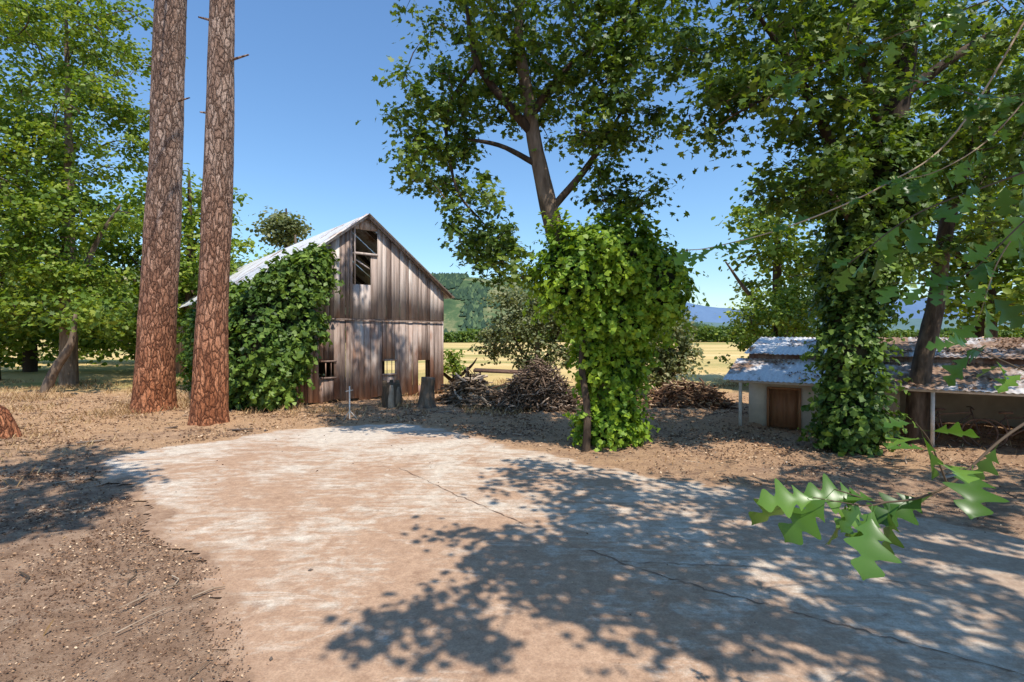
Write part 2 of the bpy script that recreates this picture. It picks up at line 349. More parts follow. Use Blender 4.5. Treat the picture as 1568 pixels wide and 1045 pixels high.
def tree(name,limbs,blobs,per,csize,lsize,mat,seg=12,tw=.018,tv=LOB,tf=LOBF,wob=.12,bark=None):
    e=empty(name);mb=MB();K=[]
    for P,R in limbs:
        p,r=tube(mb,P,R,seg,6,wob);K.append(p)
    nodes=np.concatenate(K)
    C=clumps(blobs)
    dm=np.array([np.min(np.linalg.norm(nodes-c,axis=1)) for c in C]);order=np.argsort(dm)
    for i in order:
        c=C[i];dv=c-nodes;ds=np.linalg.norm(dv,axis=1)+np.maximum(0,-dv[:,2])*.15
        j=np.argmin(ds);a=nodes[j];L=np.linalg.norm(c-a)
        if L<.05:continue
        m=(a+c)/2+rng.normal(0,.10*L,3)+np.array((0,0,.08*L));r0=tw*(.5+L*.5)
        tube(mb,[a,(a+m)/2,m,(m+c)/2,c],[r0,r0*.85,r0*.7,r0*.5,r0*.3],4,1)
        nodes=np.vstack([nodes,m[None],c[None]])
    mb.build('trunk_and_limbs',bark or M_bark,e,True)
    foliage('leaves',C,per,csize,lsize,mat,e,tv,tf)
    return e
def ivy(name,blobs,dens,lsize,mat,parent,amp=.22,seed=0,strands=160,core=.78):
    mb=MB();Ps=[];Ns=[];Rs=[]
    for bi,(c,r) in enumerate(blobs):
        c=np.array(c,float);r=np.array(r,float)
        area=4*np.pi*(((r[0]*r[1])**1.6+(r[0]*r[2])**1.6+(r[1]*r[2])**1.6)/3)**(1/1.6)
        n=int(area*dens);u=norm(rng.normal(size=(n,3)))
        q=c+u*r;f=fbm(q*1.9,seed,3);f2=fbm(q*4.2,seed+9,2)
        k=1+amp*((f-.5)*2.6+(f2-.5)*1.9)+rng.normal(0,.06,n)
        q=c+u*r*k[:,None];ok=(q[:,2]>.03)
        for bj,(c2,r2) in enumerate(blobs):
            if bj!=bi:ok&=(np.linalg.norm((q-np.array(c2))/np.array(r2),axis=1)>.82)
        nn=norm(u/r)
        Ps.append(q[ok]);Ns.append(nn[ok]);Rs.append(np.clip(.45*rng.random(n)+1.1*(f-.35)+.7*(f2-.5),0,1)[ok])  # lumps lighter, hollows darker: shading put into leaf colour, along with young growth
        qs=q[ok];ns=nn[ok]
        for s_ in range(int(strands*area/12)):
            i=rng.integers(len(qs));p=qs[i].copy();L=rng.uniform(.15,.55);m=int(L/.035)
            upw=rng.random()<.45
            dr=norm(ns[i]*.8+rng.normal(0,.45,3)+np.array((0,0,.7 if upw else -.5)))
            t=np.linspace(0,1,m)[:,None];pp=p+dr*L*t+np.array((0,0,-.35))*L*t*t+rng.normal(0,.03,(m,3))
            pp=pp[pp[:,2]>.04]
            Ps.append(pp);Ns.append(np.repeat(ns[i][None],len(pp),0));Rs.append(rng.uniform(.5,1,len(pp)))
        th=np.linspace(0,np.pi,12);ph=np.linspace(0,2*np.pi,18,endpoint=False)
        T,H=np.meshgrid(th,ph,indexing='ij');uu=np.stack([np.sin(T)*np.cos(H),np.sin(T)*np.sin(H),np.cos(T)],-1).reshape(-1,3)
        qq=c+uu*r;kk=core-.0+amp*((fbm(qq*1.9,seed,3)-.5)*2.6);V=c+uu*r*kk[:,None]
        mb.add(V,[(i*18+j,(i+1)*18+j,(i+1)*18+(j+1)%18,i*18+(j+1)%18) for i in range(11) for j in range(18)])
    P=np.concatenate(Ps);Nn=np.concatenate(Ns);n=len(P)
    mb.build('ivy_core',M_core,parent,True)  # closed dark core added behind the leaves to block see-through
    instances('ivy_leaves',IVY,IVYF,P,frames(Nn*.75+rng.normal(size=(n,3))*.5+np.array((0,0,.45))),rng.uniform(.5,1.3,n)*lsize,mat,parent,np.concatenate(Rs))
# pines
def pine(bx,by,tx,h0,r0,r1,lean_y=0):
    e=empty('pine_tree');mb=MB();H=26
    s=(tx-bx)/h0
    P=[(bx,by,-.2),(bx+.02,by,.5),(bx+s*3,by,3),(bx+s*7+.05,by,7),(bx+s*h0,by,h0),(bx+s*20,by,20),(bx+s*H,by,H)]
    k=(r1-r0)/h0
    R=[r0*1.28,r0*1.05,r0+k*3,r0+k*7,r1,max(.12,r0+k*20),.08]
    p,r=tube(mb,P,R,56,40,.09)
    C=[]
    for i in range(26):
        z=rng.uniform(15.5,25.5);a=rng.uniform(0,6.28);L=(27-z)*.3+.8
        b=np.array((bx+s*z,by,z));q=b+np.array((math.cos(a)*L,math.sin(a)*L,L*.1))
        tube(mb,[b,(b+q)/2+(0,0,-.1),q],[.06,.04,.02],6,3);C.append(q);C.append((b+q)/2)
    for (z,a,L) in ((9.9,-.1,.55),(8.5,2.8,.2),(6.1,-.3,.15),(11,3.3,.2)):
        b=np.array((bx+s*z,by,z));q=b+np.array((math.cos(a),math.sin(a)*.6-.2,.12))*(L+.35)
        tube(mb,[b,(b+q)/2,q],[.05,.035,.02],6,2)
    mb.build('trunk',M_pine,e,True)
    C=np.array(C);foliage('needles',C,60,1.0,.28,M_maple,e,np.array([(0,-.5,0),(.04,0,0),(0,.5,0),(-.04,0,0)]),[(0,1,2,3)])
    return e
pine(-11.66,16.65,-11.02,13.3,.56,.43)
pine(-8.38,14.15,-7.95,11.7,.43,.31)
# central ivy-covered maple
t=tree('maple_tree',[
 ([(2.2,11.4,-.1),(2.1,11.4,1.5),(1.75,11.45,3.0),(1.05,11.5,4.5),(.62,11.5,6.2),(.3,11.5,8.0),(.15,11.5,9.6),(.3,11.6,12.5)],[.34,.3,.27,.22,.18,.14,.10,.04]),
 ([(1.55,10.75,-.05),(1.6,10.85,.8),(1.5,11.0,1.8),(1.6,11.2,2.8)],[.09,.08,.07,.05]),
 ([(.5,11.5,6.9),(-.1,11.3,7.5),(-.75,11.1,8.3),(-1.0,11,9.6)],[.12,.10,.07,.03]),
 ([(.4,11.5,7.3),(1.2,11.4,8.3),(2.2,11.2,9.0),(3.0,11,9.9)],[.10,.08,.06,.03]),
 ([(.85,11.5,5.2),(1.7,11.4,6.2),(2.4,11.2,7.3)],[.09,.07,.03]),
 ([(.62,11.5,6.2),(-.3,11.3,6.6),(-1.4,11.1,6.7)],[.07,.05,.02]),
 ([(.2,11.6,10.2),(-.5,12.6,11.8),(-1.4,13.8,12.6)],[.10,.07,.03]),
 ([(-.75,11.1,8.3),(-1.4,11.1,7.2),(-1.2,11,5.6),(-.6,11,4.8)],[.05,.04,.03,.02])],
 [((.4,11.5,9.9),(2.7,2.4,1.9),185),((-1.6,11.2,7.2),(1.0,1.1,1.0),42),((-1.7,11.2,6.0),(.8,.9,.6),20),((-.75,11.2,4.9),(.8,1.,.9),34),((-.1,11.2,4.0),(.75,.7,.6),16),((2.2,11.3,7.5),(1.35,1.3,1.3),72),((2.4,11.4,5.6),(.9,.9,.7),26),((.5,11.6,12.3),(2.8,2.8,1.8),80),((3.1,11.3,9.0),(1.2,1.2,1.5),50),((.1,12,7.8),(1.5,1,1),34),((-1.5,14.1,12.8),(.9,.7,.9),12),((-2.6,14.4,13.4),(.6,.6,1.3),8),((-.5,14.2,13.4),(.6,.7,1.1),8)],
 42,.42,.135,M_maple)
ivy('ivy',[((1.55,11.2,3.75),(.92,.9,.92)),((2.95,11.3,3.45),(.8,.85,.9)),((2.2,11.15,4.2),(.9,.85,.62)),((2.3,11.3,2.8),(.85,.75,.7)),((2.25,11.35,1.5),(.50,.55,1.2)),((2.15,11.3,.4),(.66,.6,.55)),((1.8,11.3,2.2),(.4,.45,.9)),((2.5,11.2,2.0),(.35,.45,.7))],400,.11,M_ivy,t,.36,3,300,.72)
# right ivy-covered maple
t=tree('maple_tree',[
 ([(7.05,10.75,-.1),(7.05,10.75,2),(7.35,10.75,4.5),(8.0,10.75,7.0),(8.3,10.75,9.5),(8.6,10.6,12)],[.36,.3,.26,.25,.24,.1]),
 ([(7.2,10.75,4.6),(6.4,10.3,6.2),(5.5,9.9,7.4),(4.4,9.4,8.4)],[.12,.1,.07,.03]),
 ([(7.8,10.7,6.3),(7.0,10.2,7.6),(6.4,9.8,9.2)],[.11,.08,.04]),
 ([(8.1,10.7,7.4),(9.5,10.5,8.4),(11.0,10.4,9)],[.12,.08,.04]),
 ([(5.5,9.9,7.4),(4.7,9.4,6.8),(3.9,9.1,6.3)],[.05,.035,.02]),
 ([(7.2,10.75,4.6),(6.3,10.1,5.2),(5.5,9.6,5.1)],[.06,.04,.02])],
 [((5.0,9.6,8.2),(2.0,1.8,1.3),110),((7.2,10.6,8.6),(1.4,1.6,1.6),50),((9.6,12,9.2),(2.2,1.2,1.6),60),((4.1,9.2,6.5),(1.1,1.0,.7),34),((10.8,10.4,8.0),(2.0,1.8,2.0),80),((5.6,9.7,5.3),(.9,.9,.6),28),((6.2,10,6.5),(1.2,1.2,.8),42),((10.8,10,5.4),(1.8,1.4,1.2),36),((6,9.5,10.5),(3,2.5,1.2),60),((9.6,10.6,6.4),(1.2,1.2,1.0),22),((8.9,10.9,4.4),(.9,.6,.8),14)],
 38,.44,.14,M_maple)
ivy('ivy',[((7.08,10.7,.6),(.58,.6,.9)),((7.08,10.7,2.1),(.52,.55,1.3)),((7.2,10.7,3.9),(.64,.65,1.2)),((7.5,10.7,5.4),(.9,.8,1.0)),((7.9,10.7,6.2),(.55,.5,.6))],400,.115,M_ivyd,t,.32,11,260,.74)
tree('oak_tree',[([(9.03,11.4,-.1),(9.1,11.4,1.5),(9.45,11.4,3.2),(9.6,11.3,5),(10.2,11.2,7)],[.24,.2,.17,.14,.06])],[((10.2,11.2,6.6),(1.6,1.3,1.0),26)],40,.5,.16,M_maple)
# overhanging tree out of frame on the right
tree('maple_tree',[([(9.2,1.4,-.1),(9.0,1.6,3),(8.2,2,5.6),(7.2,2.5,7.2),(6,3,8.3)],[.4,.33,.27,.17,.06]),
 ([(8.4,1.9,5.2),(6.8,2.6,6.3),(4.8,3.2,6.9),(3.0,3.5,7.1)],[.17,.12,.07,.02]),
 ([(8.6,1.8,4.8),(7.6,4,6.4),(6.6,5.5,7.2)],[.14,.09,.03]),
 ([(8.6,1.8,4.8),(6.2,.8,6.2),(4.0,1.2,6.6)],[.14,.09,.03])],
 [((5,3.1,7.2),(2.3,2.0,.8),82),((8,4,7.2),(2.6,2.4,1.0),80),((3.2,2.2,6.9),(1.4,1.1,.6),36),((7,-.3,7),(2.4,1.8,1.1),44),((3.6,5.0,7.5),(1.3,1.2,.6),28),((9.5,6,6.5),(1.5,1.5,1.2),30),((2.1,2.4,6.6),(.9,.9,.4),9),((1.7,1.0,6.7),(.8,.5,.4),9),((4.4,1.2,6.9),(1.4,.7,.5),24),((6.2,1.0,7),(1.2,.8,.6),24)],
 34,.44,.15,M_maple,tw=.02)
# overhanging tree out of frame on the left
tree('oak_tree',[([(-8.2,-1.5,-.1),(-8,-1.2,4),(-6.6,1,7),(-4.6,3.4,8.4)],[.4,.33,.2,.06])],
 [((-4.2,4.2,8.8),(1.4,1.2,.7),30),((-7.0,2.4,8.6),(2,1.6,1.0),26),((-5.6,5.6,9.3),(1.4,1.1,.6),24),((-3.6,2.5,8.7),(1.1,.9,.5),20)],38,.45,.16,M_maple)
# left group
def lefttree(bx,by,h,blobs,per=44,cs=.9,ls=.24,mat=None,name='maple_tree',lean=0,r=.4):
    tree(name,[([(bx,by,-.1),(bx+lean*.2,by,h*.25),(bx+lean*.6,by+.1,h*.55),(bx+lean,by,h*.95)],[r,r*.8,r*.5,.06]),
     ([(bx+lean*.15,by,h*.2),(bx+1.8,by-.5,h*.36),(bx+3,by-.6,h*.45)],[r*.4,r*.25,.04]),
     ([(bx+lean*.2,by,h*.28),(bx-1.8,by-.5,h*.42),(bx-3,by-.8,h*.55)],[r*.4,r*.25,.04])],blobs,per,cs,ls,mat or M_left,tw=.03,seg=10,tv=HEX,tf=HEXF)
lefttree(-21.3,24.6,19,[((-21.6,25,16.8),(4.1,3.4,2.8),125),((-20.4,24.6,12.6),(2.9,3,2.6),100),((-23.5,24,10.5),(3,3,3),84),((-20.4,23.8,8.2),(2.7,2.6,1.4),70),((-23.4,23.4,6.2),(3.2,2.6,1.3),66),((-20.0,23.5,5.0),(2.2,2.0,.8),44),((-23,22.8,3.4),(2.2,1.6,.6),26),((-20.0,24.5,3.0),(1.4,1.4,.5),16)],cs=.72,ls=.2,per=50)
lefttree(-27.5,27,20,[((-27,27,17),(4,4,3),60),((-27,26.5,11),(4,3,4),80),((-27,26,6),(3.6,3,2),50)])
lefttree(-19.5,31,13,[((-19.5,31,10.5),(2.4,2.5,2),40),((-18.6,31,6.4),(2.6,2.5,2.3),60),((-18.2,30.5,3.0),(2.6,2,1.6),44)],ls=.28)
lefttree(-24,36,14,[((-24,36,9),(5,4,4),80),((-21,34,4.2),(4,3,1.8),50),((-24,35,2.2),(5,2,1.8),50)],ls=.34,cs=1.3)
lefttree(-32,34,15,[((-32,34,8),(6,4,6),90),((-31,30,3.6),(4,3,1.6),40),((-33,34,2.2),(5,2,1.8),40)],ls=.36,cs=1.4)
lefttree(-28,44,9,[((-30,44,3.6),(7,3,3.2),80),((-40,46,4.5),(7,3,4),80)],ls=.45,cs=1.6)
lefttree(-15.2,36,10,[((-15.6,36,6.8),(2.2,2.2,1.5),34),((-17,37,5),(3,2.5,2),34),((-18,37,2.4),(3,2,2),34)],ls=.3)
lefttree(-17.6,40,13,[((-17.8,40,10.6),(1.6,1.5,1.2),40)],ls=.3,mat=M_olive)
tree('oak_tree',[([(-19.6,21.4,-.1),(-19.2,21.5,1.0),(-18.6,21.6,2.1),(-18.4,21.6,3.4)],[.2,.18,.14,.06])],[((-18.4,21.6,3.6),(1.6,1.3,.8),16)],36,.8,.22,M_left)
tree('oak_tree',[([(-24.4,22.4,-.1),(-24.2,22.5,1.8),(-24.4,22.6,4)],[.26,.2,.14])],[((-24.4,22.6,4.5),(2,1.5,1),20)],36,.8,.22,M_left)
# mid-distance trees
def small(bx,by,h,blobs,mat=M_olive,name='olive_tree',ls=.15,cs=.5,per=40):
    tree(name,[([(bx,by,-.1),(bx+.1,by,h*.4),(bx-.1,by,h*.85)],[.16,.12,.03]),([(bx,by,h*.15),(bx+.8,by,h*.5),(bx+1.1,by,h*.7)],[.09,.06,.02]),([(bx,by,h*.15),(bx-.8,by,h*.5),(bx-1.1,by,h*.7)],[.09,.06,.02])],blobs,per,cs,ls,mat,seg=8,tv=HEX,tf=HEXF)
small(1.0,22,4.2,[((.5,22,2.9),(1.5,1.3,1.1),60),((2.0,22,3.4),(1.4,1.2,1.1),50),((1.2,22,1.5),(1.7,1.1,.8),36),((.0,22,4.1),(.8,.8,.5),14),((-.6,22.3,1.9),(.7,.8,.8),16)])
small(6.2,20.5,3.6,[((5.9,20.5,2.6),(1.3,1.1,.9),50),((6.6,20.5,1.3),(1.1,1,.9),36),((5.4,20.5,1.0),(.9,.9,.8),24),((4.6,20.6,2.6),(1.1,1,1.3),40)])
small(11.8,23,4.6,[((11.6,23,3.0),(1.9,1.6,1.3),90),((11.6,23,1.3),(1.9,1.4,.9),56),((12.6,23,3.8),(1.2,1,.8),30)],M_left,'walnut_tree')
small(-2.7,23.5,2.0,[((-2.7,23.5,1.1),(.4,.5,.6),12)],M_left,'shrub')
lefttree(18.5,20,14,[((18,20,11),(3.6,3,3),80),((17,19.5,6.6),(3,2.6,2.2),70),((20,19,8.5),(3,3,3),60),((19,19,4.2),(3.4,2,1.6),50),((14.6,19.5,8.8),(1.8,1.6,1.6),34)],ls=.24,name='oak_tree')
lefttree(13.5,26,11,[((13.8,26,8),(3,2.4,2.4),50),((15,26,5),(3.4,2.4,2),50)],ls=.26,name='oak_tree')
# ---------------------------------------------------------------- barn
barn=empty('wooden_barn')
O=np.array((-5.4,19.0));sv=np.array((.76,.65));dv=np.array((-.65,.76))
def W(s,dd,z):p=O+sv*s+dv*dd;return (p[0],p[1],z)
HW=3.39;PK=6.83;EV=4.2
def rz(s):return PK-(PK-EV)*abs(s)/HW
opens=[(-.44,.42,5.46,6.32),(-.48,.24,4.3,5.40),(-1.72,-1.14,.95,1.48),(.62,1.22,.97,1.45),(2.23,2.81,.43,1.43)]
mb=MB()
def gable(dd,th,openings,seam=True,gap=.012):
    s=-HW
    while s<HW-.02:
        w=min(rng.uniform(.12,.27),HW-s);s1=s+w;m=s+w/2
        for (z0,z1) in ([(0.02+rng.random()*.12,3.0+rng.normal(0,.02)),(3.03,99)] if seam else [(0,99)]):
            segs=[(z0,z1)]
            for (a,b,c,e_) in openings:
                if a<m<b:
                    ns=[]
                    for (p,q) in segs:
                        if q<=c or p>=e_:ns.append((p,q));continue
                        if p<c:ns.append((p,c))
                        if q>e_:ns.append((e_,q))
                    segs=ns
            r=rng.random();o=rng.uniform(0,.02)+(0.0 if z0<1 else -.022)
            a0,a1=s+gap*rng.random(),s1-gap*rng.random()
            for (p,q) in segs:
                q0,q1=min(q,rz(a0)-.03),min(q,rz(a1)-.03)
                if min(q0,q1)<=p+.03:continue
                tl=rng.normal(0,.006)
                V=[W(a0,dd+o,p),W(a1,dd+o,p),W(a1,dd+o+th,p),W(a0,dd+o+th,p),W(a0+tl,dd+o,q0),W(a1+tl,dd+o,q1),W(a1+tl,dd+o+th,q1),W(a0+tl,dd+o+th,q0)]
                hexa(mb,V,r)
        s=s1
gable(0,.025,opens)
L=24
gable(L,.025,[(1.0,3.2,.2,2.2),(-2.4,-1,.6,1.7)],False,.03)
for s in (-HW,HW):
    dd=.03
    while dd<L:
        w=rng.uniform(.18,.3);lo=rng.random()*.1
        if not((s>0 and (1.2<dd<5.5 or 9<dd<10.5)) or (s<0 and 1.6<dd<2.5)):
            o=rng.uniform(-.01,.01)+(-.03 if s>0 else .0)
            V=[W(s+o,dd,lo),W(s+o,dd+w-.012,lo),W(s+o+.025,dd+w-.012,lo),W(s+o+.025,dd,lo)]
            V+= [(x,y,EV-.05) for x,y,_ in V];hexa(mb,V)
        dd+=w
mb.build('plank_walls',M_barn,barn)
mb=MB()
for sg in (-1,1):
    obox(mb,W(0,-.16,PK+.02),W(sg*(HW+.28),-.16,rz(HW+.28)+.02),.03,.13)
for (a,b,c,e_) in opens[2:4]:
    for t_ in np.linspace(a,b,4)[1:-1]:obox(mb,W(t_,-.015,c),W(t_,-.015,e_),.025,.025)
    obox(mb,W(a,-.03,e_+.03),W(b,-.03,e_+.03),.03,.06);obox(mb,W(a,-.03,c-.03),W(b,-.03,c-.03),.03,.06)
obox(mb,W(-.46,-.045,5.43),W(.44,-.045,5.43),.04,.09)
obox(mb,W(-.42,.12,5.25),W(.2,.12,4.9),.04,.05)
obox(mb,W(-.46,-.04,4.3),W(-.46,-.04,6.4),.05,.06)
obox(mb,W(-3.3,-.045,3.02),W(3.36,-.045,2.98),.03,.04)
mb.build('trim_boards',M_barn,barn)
mb=MB()
for dd in np.arange(.5,L,2.4):
    for s in (-HW+.12,HW-.12):obox(mb,W(s,dd,0),W(s,dd,rz(s)-.15),.16,.16)
    obox(mb,W(-HW+.1,dd,3.0),W(HW-.1,dd,3.0),.14,.2)
    for sg in (-1,1):obox(mb,W(0,dd,PK-.15),W(sg*HW,dd,EV-.15),.07,.14)
# hay-loft floor boards
for s_ in np.arange(-HW+.25,HW-.25,.32):obox(mb,W(s_,.4,3.16),W(s_,L-.4,3.16),.29,.03)
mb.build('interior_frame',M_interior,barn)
def corr(mb,fn,u0,u1,v0,v1,nv=8,wl=.12,amp=.012,panel=.8,r=None):
    u=u0
    while u<u1-.01:
        ue=min(u+panel,u1);n=max(4,int((ue-u)/(wl/4)))
        us=np.linspace(u,ue,n+1);vs=np.linspace(v0,v1,nv);lift=rng.uniform(0,.012);skew=rng.normal(0,.02)
        V=[fn(a,b+skew*(1 if b==v1 else 0),amp*math.sin(2*math.pi*a/wl)+lift) for b in vs for a in us];k=n+1
        mb.add(V,[(j*k+i,j*k+i+1,(j+1)*k+i+1,(j+1)*k+i) for j in range(nv-1) for i in range(n)]);u=ue
mb=MB()
for sg in (-1,1):
    corr(mb,lambda a,b,h,sg=sg:W(sg*b,a,rz(b)+.06+h),-.3,L+.3,0.0,HW+.35)
mb.build('metal_roof',M_roof,barn)
# ivy climbing the near corner, the long wall and the edge of the roof: child of the barn
ivy('ivy',[((-8.25,16.7,2.1),(1.05,.8,1.8)),((-7.45,17.0,3.0),(.95,.7,1.7)),((-6.95,17.4,4.4),(.7,.6,.9)),((-6.75,17.6,5.0),(.42,.42,.5)),((-8.7,17.3,2.6),(.8,.9,1.4)),((-7.85,16.8,1.1),(.8,.55,1.2)),((-7.95,17.3,3.9),(.8,.75,.65)),((-8.9,17.0,.9),(.75,.8,1.1)),((-7.5,17.9,4.5),(.6,.6,.45)),
 ((-9.6,18.5,2.0),(.8,1.0,2.0)),((-10.9,20,1.9),(.8,1.1,2.0)),((-12.3,21.6,1.8),(.9,1.1,2.0)),((-13.6,23.2,1.8),(.9,1.1,2.0))],200,.16,M_ivyd,barn,.36,31,150,.72)
# ---------------------------------------------------------------- shed on the right
shed=empty('long_shed')
SO=np.array((5.75,13.4));su=np.array((.8,-.6));sb=np.array((.6,.8))
def S(u,b,z):p=SO+su*u+sb*b;return (p[0],p[1],z)
def sbox(mb,u0,u1,b0,b1,z0,z1,r=None):
    hexa(mb,[S(u0,b0,z0),S(u1,b0,z0),S(u1,b1,z0),S(u0,b1,z0),S(u0,b0,z1),S(u1,b0,z1),S(u1,b1,z1),S(u0,b1,z1)],r)
mb=MB()
sbox(mb,.25,.75,.8,.92,0,1.52);sbox(mb,.75,1.45,.8,.92,1.02,1.52);sbox(mb,1.45,3.4,.8,.92,0,1.52)
sbox(mb,.25,.37,.92,4.3,0,1.5);sbox(mb,.25,12,4.3,4.42,0,1.9);sbox(mb,3.4,3.52,.8,4.3,0,1.5);sbox(mb,7.2,7.32,1.0,4.3,0,1.6);sbox(mb,7.32,12,1.0,1.12,0,1.6)
mb.build('walls',M_stucco,shed)
mb=MB();sbox(mb,.77,1.43,.83,.87,0,1.0,.4);sbox(mb,.70,.76,.77,.8,0,1.06,.9);sbox(mb,1.44,1.50,.77,.8,0,1.06,.9);sbox(mb,.70,1.50,.765,.795,1.0,1.06,.9)
sbox(mb,.85,1.08,.815,.83,.1,.9,.2);sbox(mb,1.14,1.35,.815,.83,.1,.9,.2)
mb.build('door',M_door,shed)
mb=MB()
for u in (.15,4.05,6.5,9.2):
    sbox(mb,u,u+.07,.12,.19,0,1.24)
sbox(mb,-.05,12,.10,.22,1.19,1.25);mb.build('posts',M_post,shed)
mb=MB();corr(mb,lambda a,b,h:S(a,b,1.27+(b)*.33+h),-.2,2.4,-.05,1.5,panel=.7);mb.build('porch_roof',M_roof,shed)
mb=MB();corr(mb,lambda a,b,h:S(a,b,1.27+(b)*.33+h),2.4,12,-.05,1.5,panel=.7);mb.build('porch_roof_rusty',M_roof2,shed)
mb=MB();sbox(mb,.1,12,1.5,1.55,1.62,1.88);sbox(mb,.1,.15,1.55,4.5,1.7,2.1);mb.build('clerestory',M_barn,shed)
mb=MB();corr(mb,lambda a,b,h:S(a,b,1.90+(b-1.3)*.2+h),0,2.3,1.3,3.6,panel=.7);corr(mb,lambda a,b,h:S(a,b,2.36-(b-3.6)*.2+h),0,12,3.6,5.0,panel=.7);mb.build('upper_roof',M_roof,shed)
mb=MB();corr(mb,lambda a,b,h:S(a,b,1.90+(b-1.3)*.2+h),2.3,12,1.3,3.6,panel=.7);mb.build('upper_roof_rusty',M_roof2,shed)
n=7000;u=rng.uniform(.6,11.5,n);b=rng.uniform(0,3.5,n);z=np.where(b<1.5,1.27+b*.33,1.90+(b-1.3)*.2)+.03
pp=np.array([S(a,c,e_) for a,c,e_ in zip(u,b,z)]);kk=fbm(pp*1.5,5)>.5;pp=pp[kk]
instances('roof_leaf_drift',DIA,DIAF,pp,frames(rng.normal(0,.4,(len(pp),3))+(0,0,1)),rng.uniform(.04,.09,len(pp)),M_litter,shed)
def bicycle(u,b,ang):
    e=empty('bicycle');mb=MB();c=np.array(S(u,b,0));dx=np.array((math.cos(ang),math.sin(ang),0));r=.30
    def q(a,z):return c+dx*a+np.array((0,0,z))
    for a in (-.48,.48):
        th=np.linspace(0,2*np.pi,25);P=[q(a+r*math.cos(t),r+.02+r*math.sin(t)) for t in th];tube(mb,P,[.02]*25,6,1)
        for t in th[:-1:2]:tube(mb,[q(a,r+.02),q(a+r*math.cos(t),r+.02+r*math.sin(t))],[.004,.004],4,1)
    for A,B in (((-.48,.32),(-.12,.32)),((-.12,.32),(-.22,.75)),((-.12,.32),(.36,.72)),((-.2,.68),(.34,.76)),((-.48,.32),(-.2,.7)),((.48,.32),(.33,.85))):tube(mb,[q(*A),q(*B)],[.016,.016],6,1)
    obox(mb,q(-.32,.78),q(-.1,.80),.09,.04);s=np.cross(dx,(0,0,1));tube(mb,[q(.33,.85)-s*.25,q(.33,.88),q(.33,.85)+s*.25],[.014]*3,6,2)
    mb.build('frame_and_wheels',M_iron,e)
bicycle(4.4,.5,-.5);bicycle(5.5,.6,-.8)
# ---------------------------------------------------------------- piles, stump, odds and ends
def pile(name,c,r,h,n,L,rr,mat,lo=.2):
    mb=MB()
    for i in range(n):
        a=rng.uniform(0,6.28);k=math.sqrt(rng.random());p=np.array((c[0]+k*r[0]*math.cos(a),c[1]+k*r[1]*math.sin(a),max(.03,h*(1-k**1.6)*rng.uniform(lo,1))))
        d_=norm(np.array((rng.normal(),rng.normal(),rng.normal(0,.45))))*rng.uniform(.4,1)*L/2;r0=rng.uniform(.3,1)*rr
        if p[2]-abs(d_[2])<0:d_[2]*=.2
        tube(mb,[p-d_,p+rng.normal(0,.05*L,3),p+d_],[r0,r0*.9,r0*.6],6,2)
    return mb.build(name,mat)
M_brush=simple('brush_brown',[(.2,(.10,.065,.042)),(.5,(.29,.195,.135)),(.8,(.56,.43,.33))],5,rndmix=1,bs=0)
pile('brush_pile',(.85,16.9),(1.45,.85),1.7,1400,.7,.03,M_brush,.35)
pile('brush_pile',(-1.55,18.6),(.95,.8),1.15,320,1.1,.055,M_stick,.3)
pile('wood_pile',(6.0,17.6),(1.6,.9),.95,620,.8,.04,M_litter,.3)
pile('wood_pile',(-.5,17.4),(1.3,.6),.6,180,1.3,.05,M_stick)
mb=MB();b=np.array((-2.9,17.3,0))
st,_=tube(mb,[b+(0,0,-.05),b+(.0,0,.15),b+(.02,0,.6),b+(.05,0,1.0)],[.42,.3,.25,.24],20,5,.3)
mb.build('tree_stump',M_bark,None,False)
mb=MB();b=np.array((-4.05,17.2,0))
tube(mb,[b+(0,0,-.05),b+(0,0,.12),b+(0,0,.5),b+(.03,0,.82)],[.36,.29,.24,.2],18,5,.3)
for i in range(7):
    a=rng.uniform(0,6.28);q=b+np.array((math.cos(a)*.22,math.sin(a)*.22,0));hh=rng.uniform(.5,.95)
    tube(mb,[q-(0,0,.05),q+(rng.normal(0,.03),rng.normal(0,.03),hh*.5),q+(rng.normal(0,.04),rng.normal(0,.04),hh)],[.12,.1,.07],9,4,.4)
mb.build('tree_stump',M_stick,None,False)
mb=MB();b=np.array((-4.7,14.8,0));tube(mb,[b,b+(0,0,.95)],[.018,.018],8,1);tube(mb,[b+(-.12,0,.8),b+(.1,0,.84)],[.012,.012],6,1)
for a in (0,2.1,4.2):tube(mb,[b+(0,0,.25),b+(.22*math.cos(a),.22*math.sin(a),0)],[.01,.01],6,1)
mb.build('standpipe',M_post)
mb=MB();c=np.array((-.35,19.6,0))
for dx_,dy_ in ((-.9,-.4),(.9,-.4),(-.9,.4),(.9,.4)):obox(mb,c+(dx_,dy_,0),c+(dx_,dy_,1.0),.08,.08)
obox(mb,c+(-1.1,0,1.10),c+(1.15,0,1.0),1.0,.09);obox(mb,c+(-.9,-.4,.3),c+(.9,-.4,.85),.05,.05);mb.build('metal_rack',M_iron)
mb=MB();b=np.array((-12.1,11.9,0));tube(mb,[b+(0,0,-.05),b+(0,0,.15),b+(-.05,0,.6),b+(-.1,0,.68)],[.5,.42,.34,.15],18,4,.35);mb.build('tree_stump',M_pine)
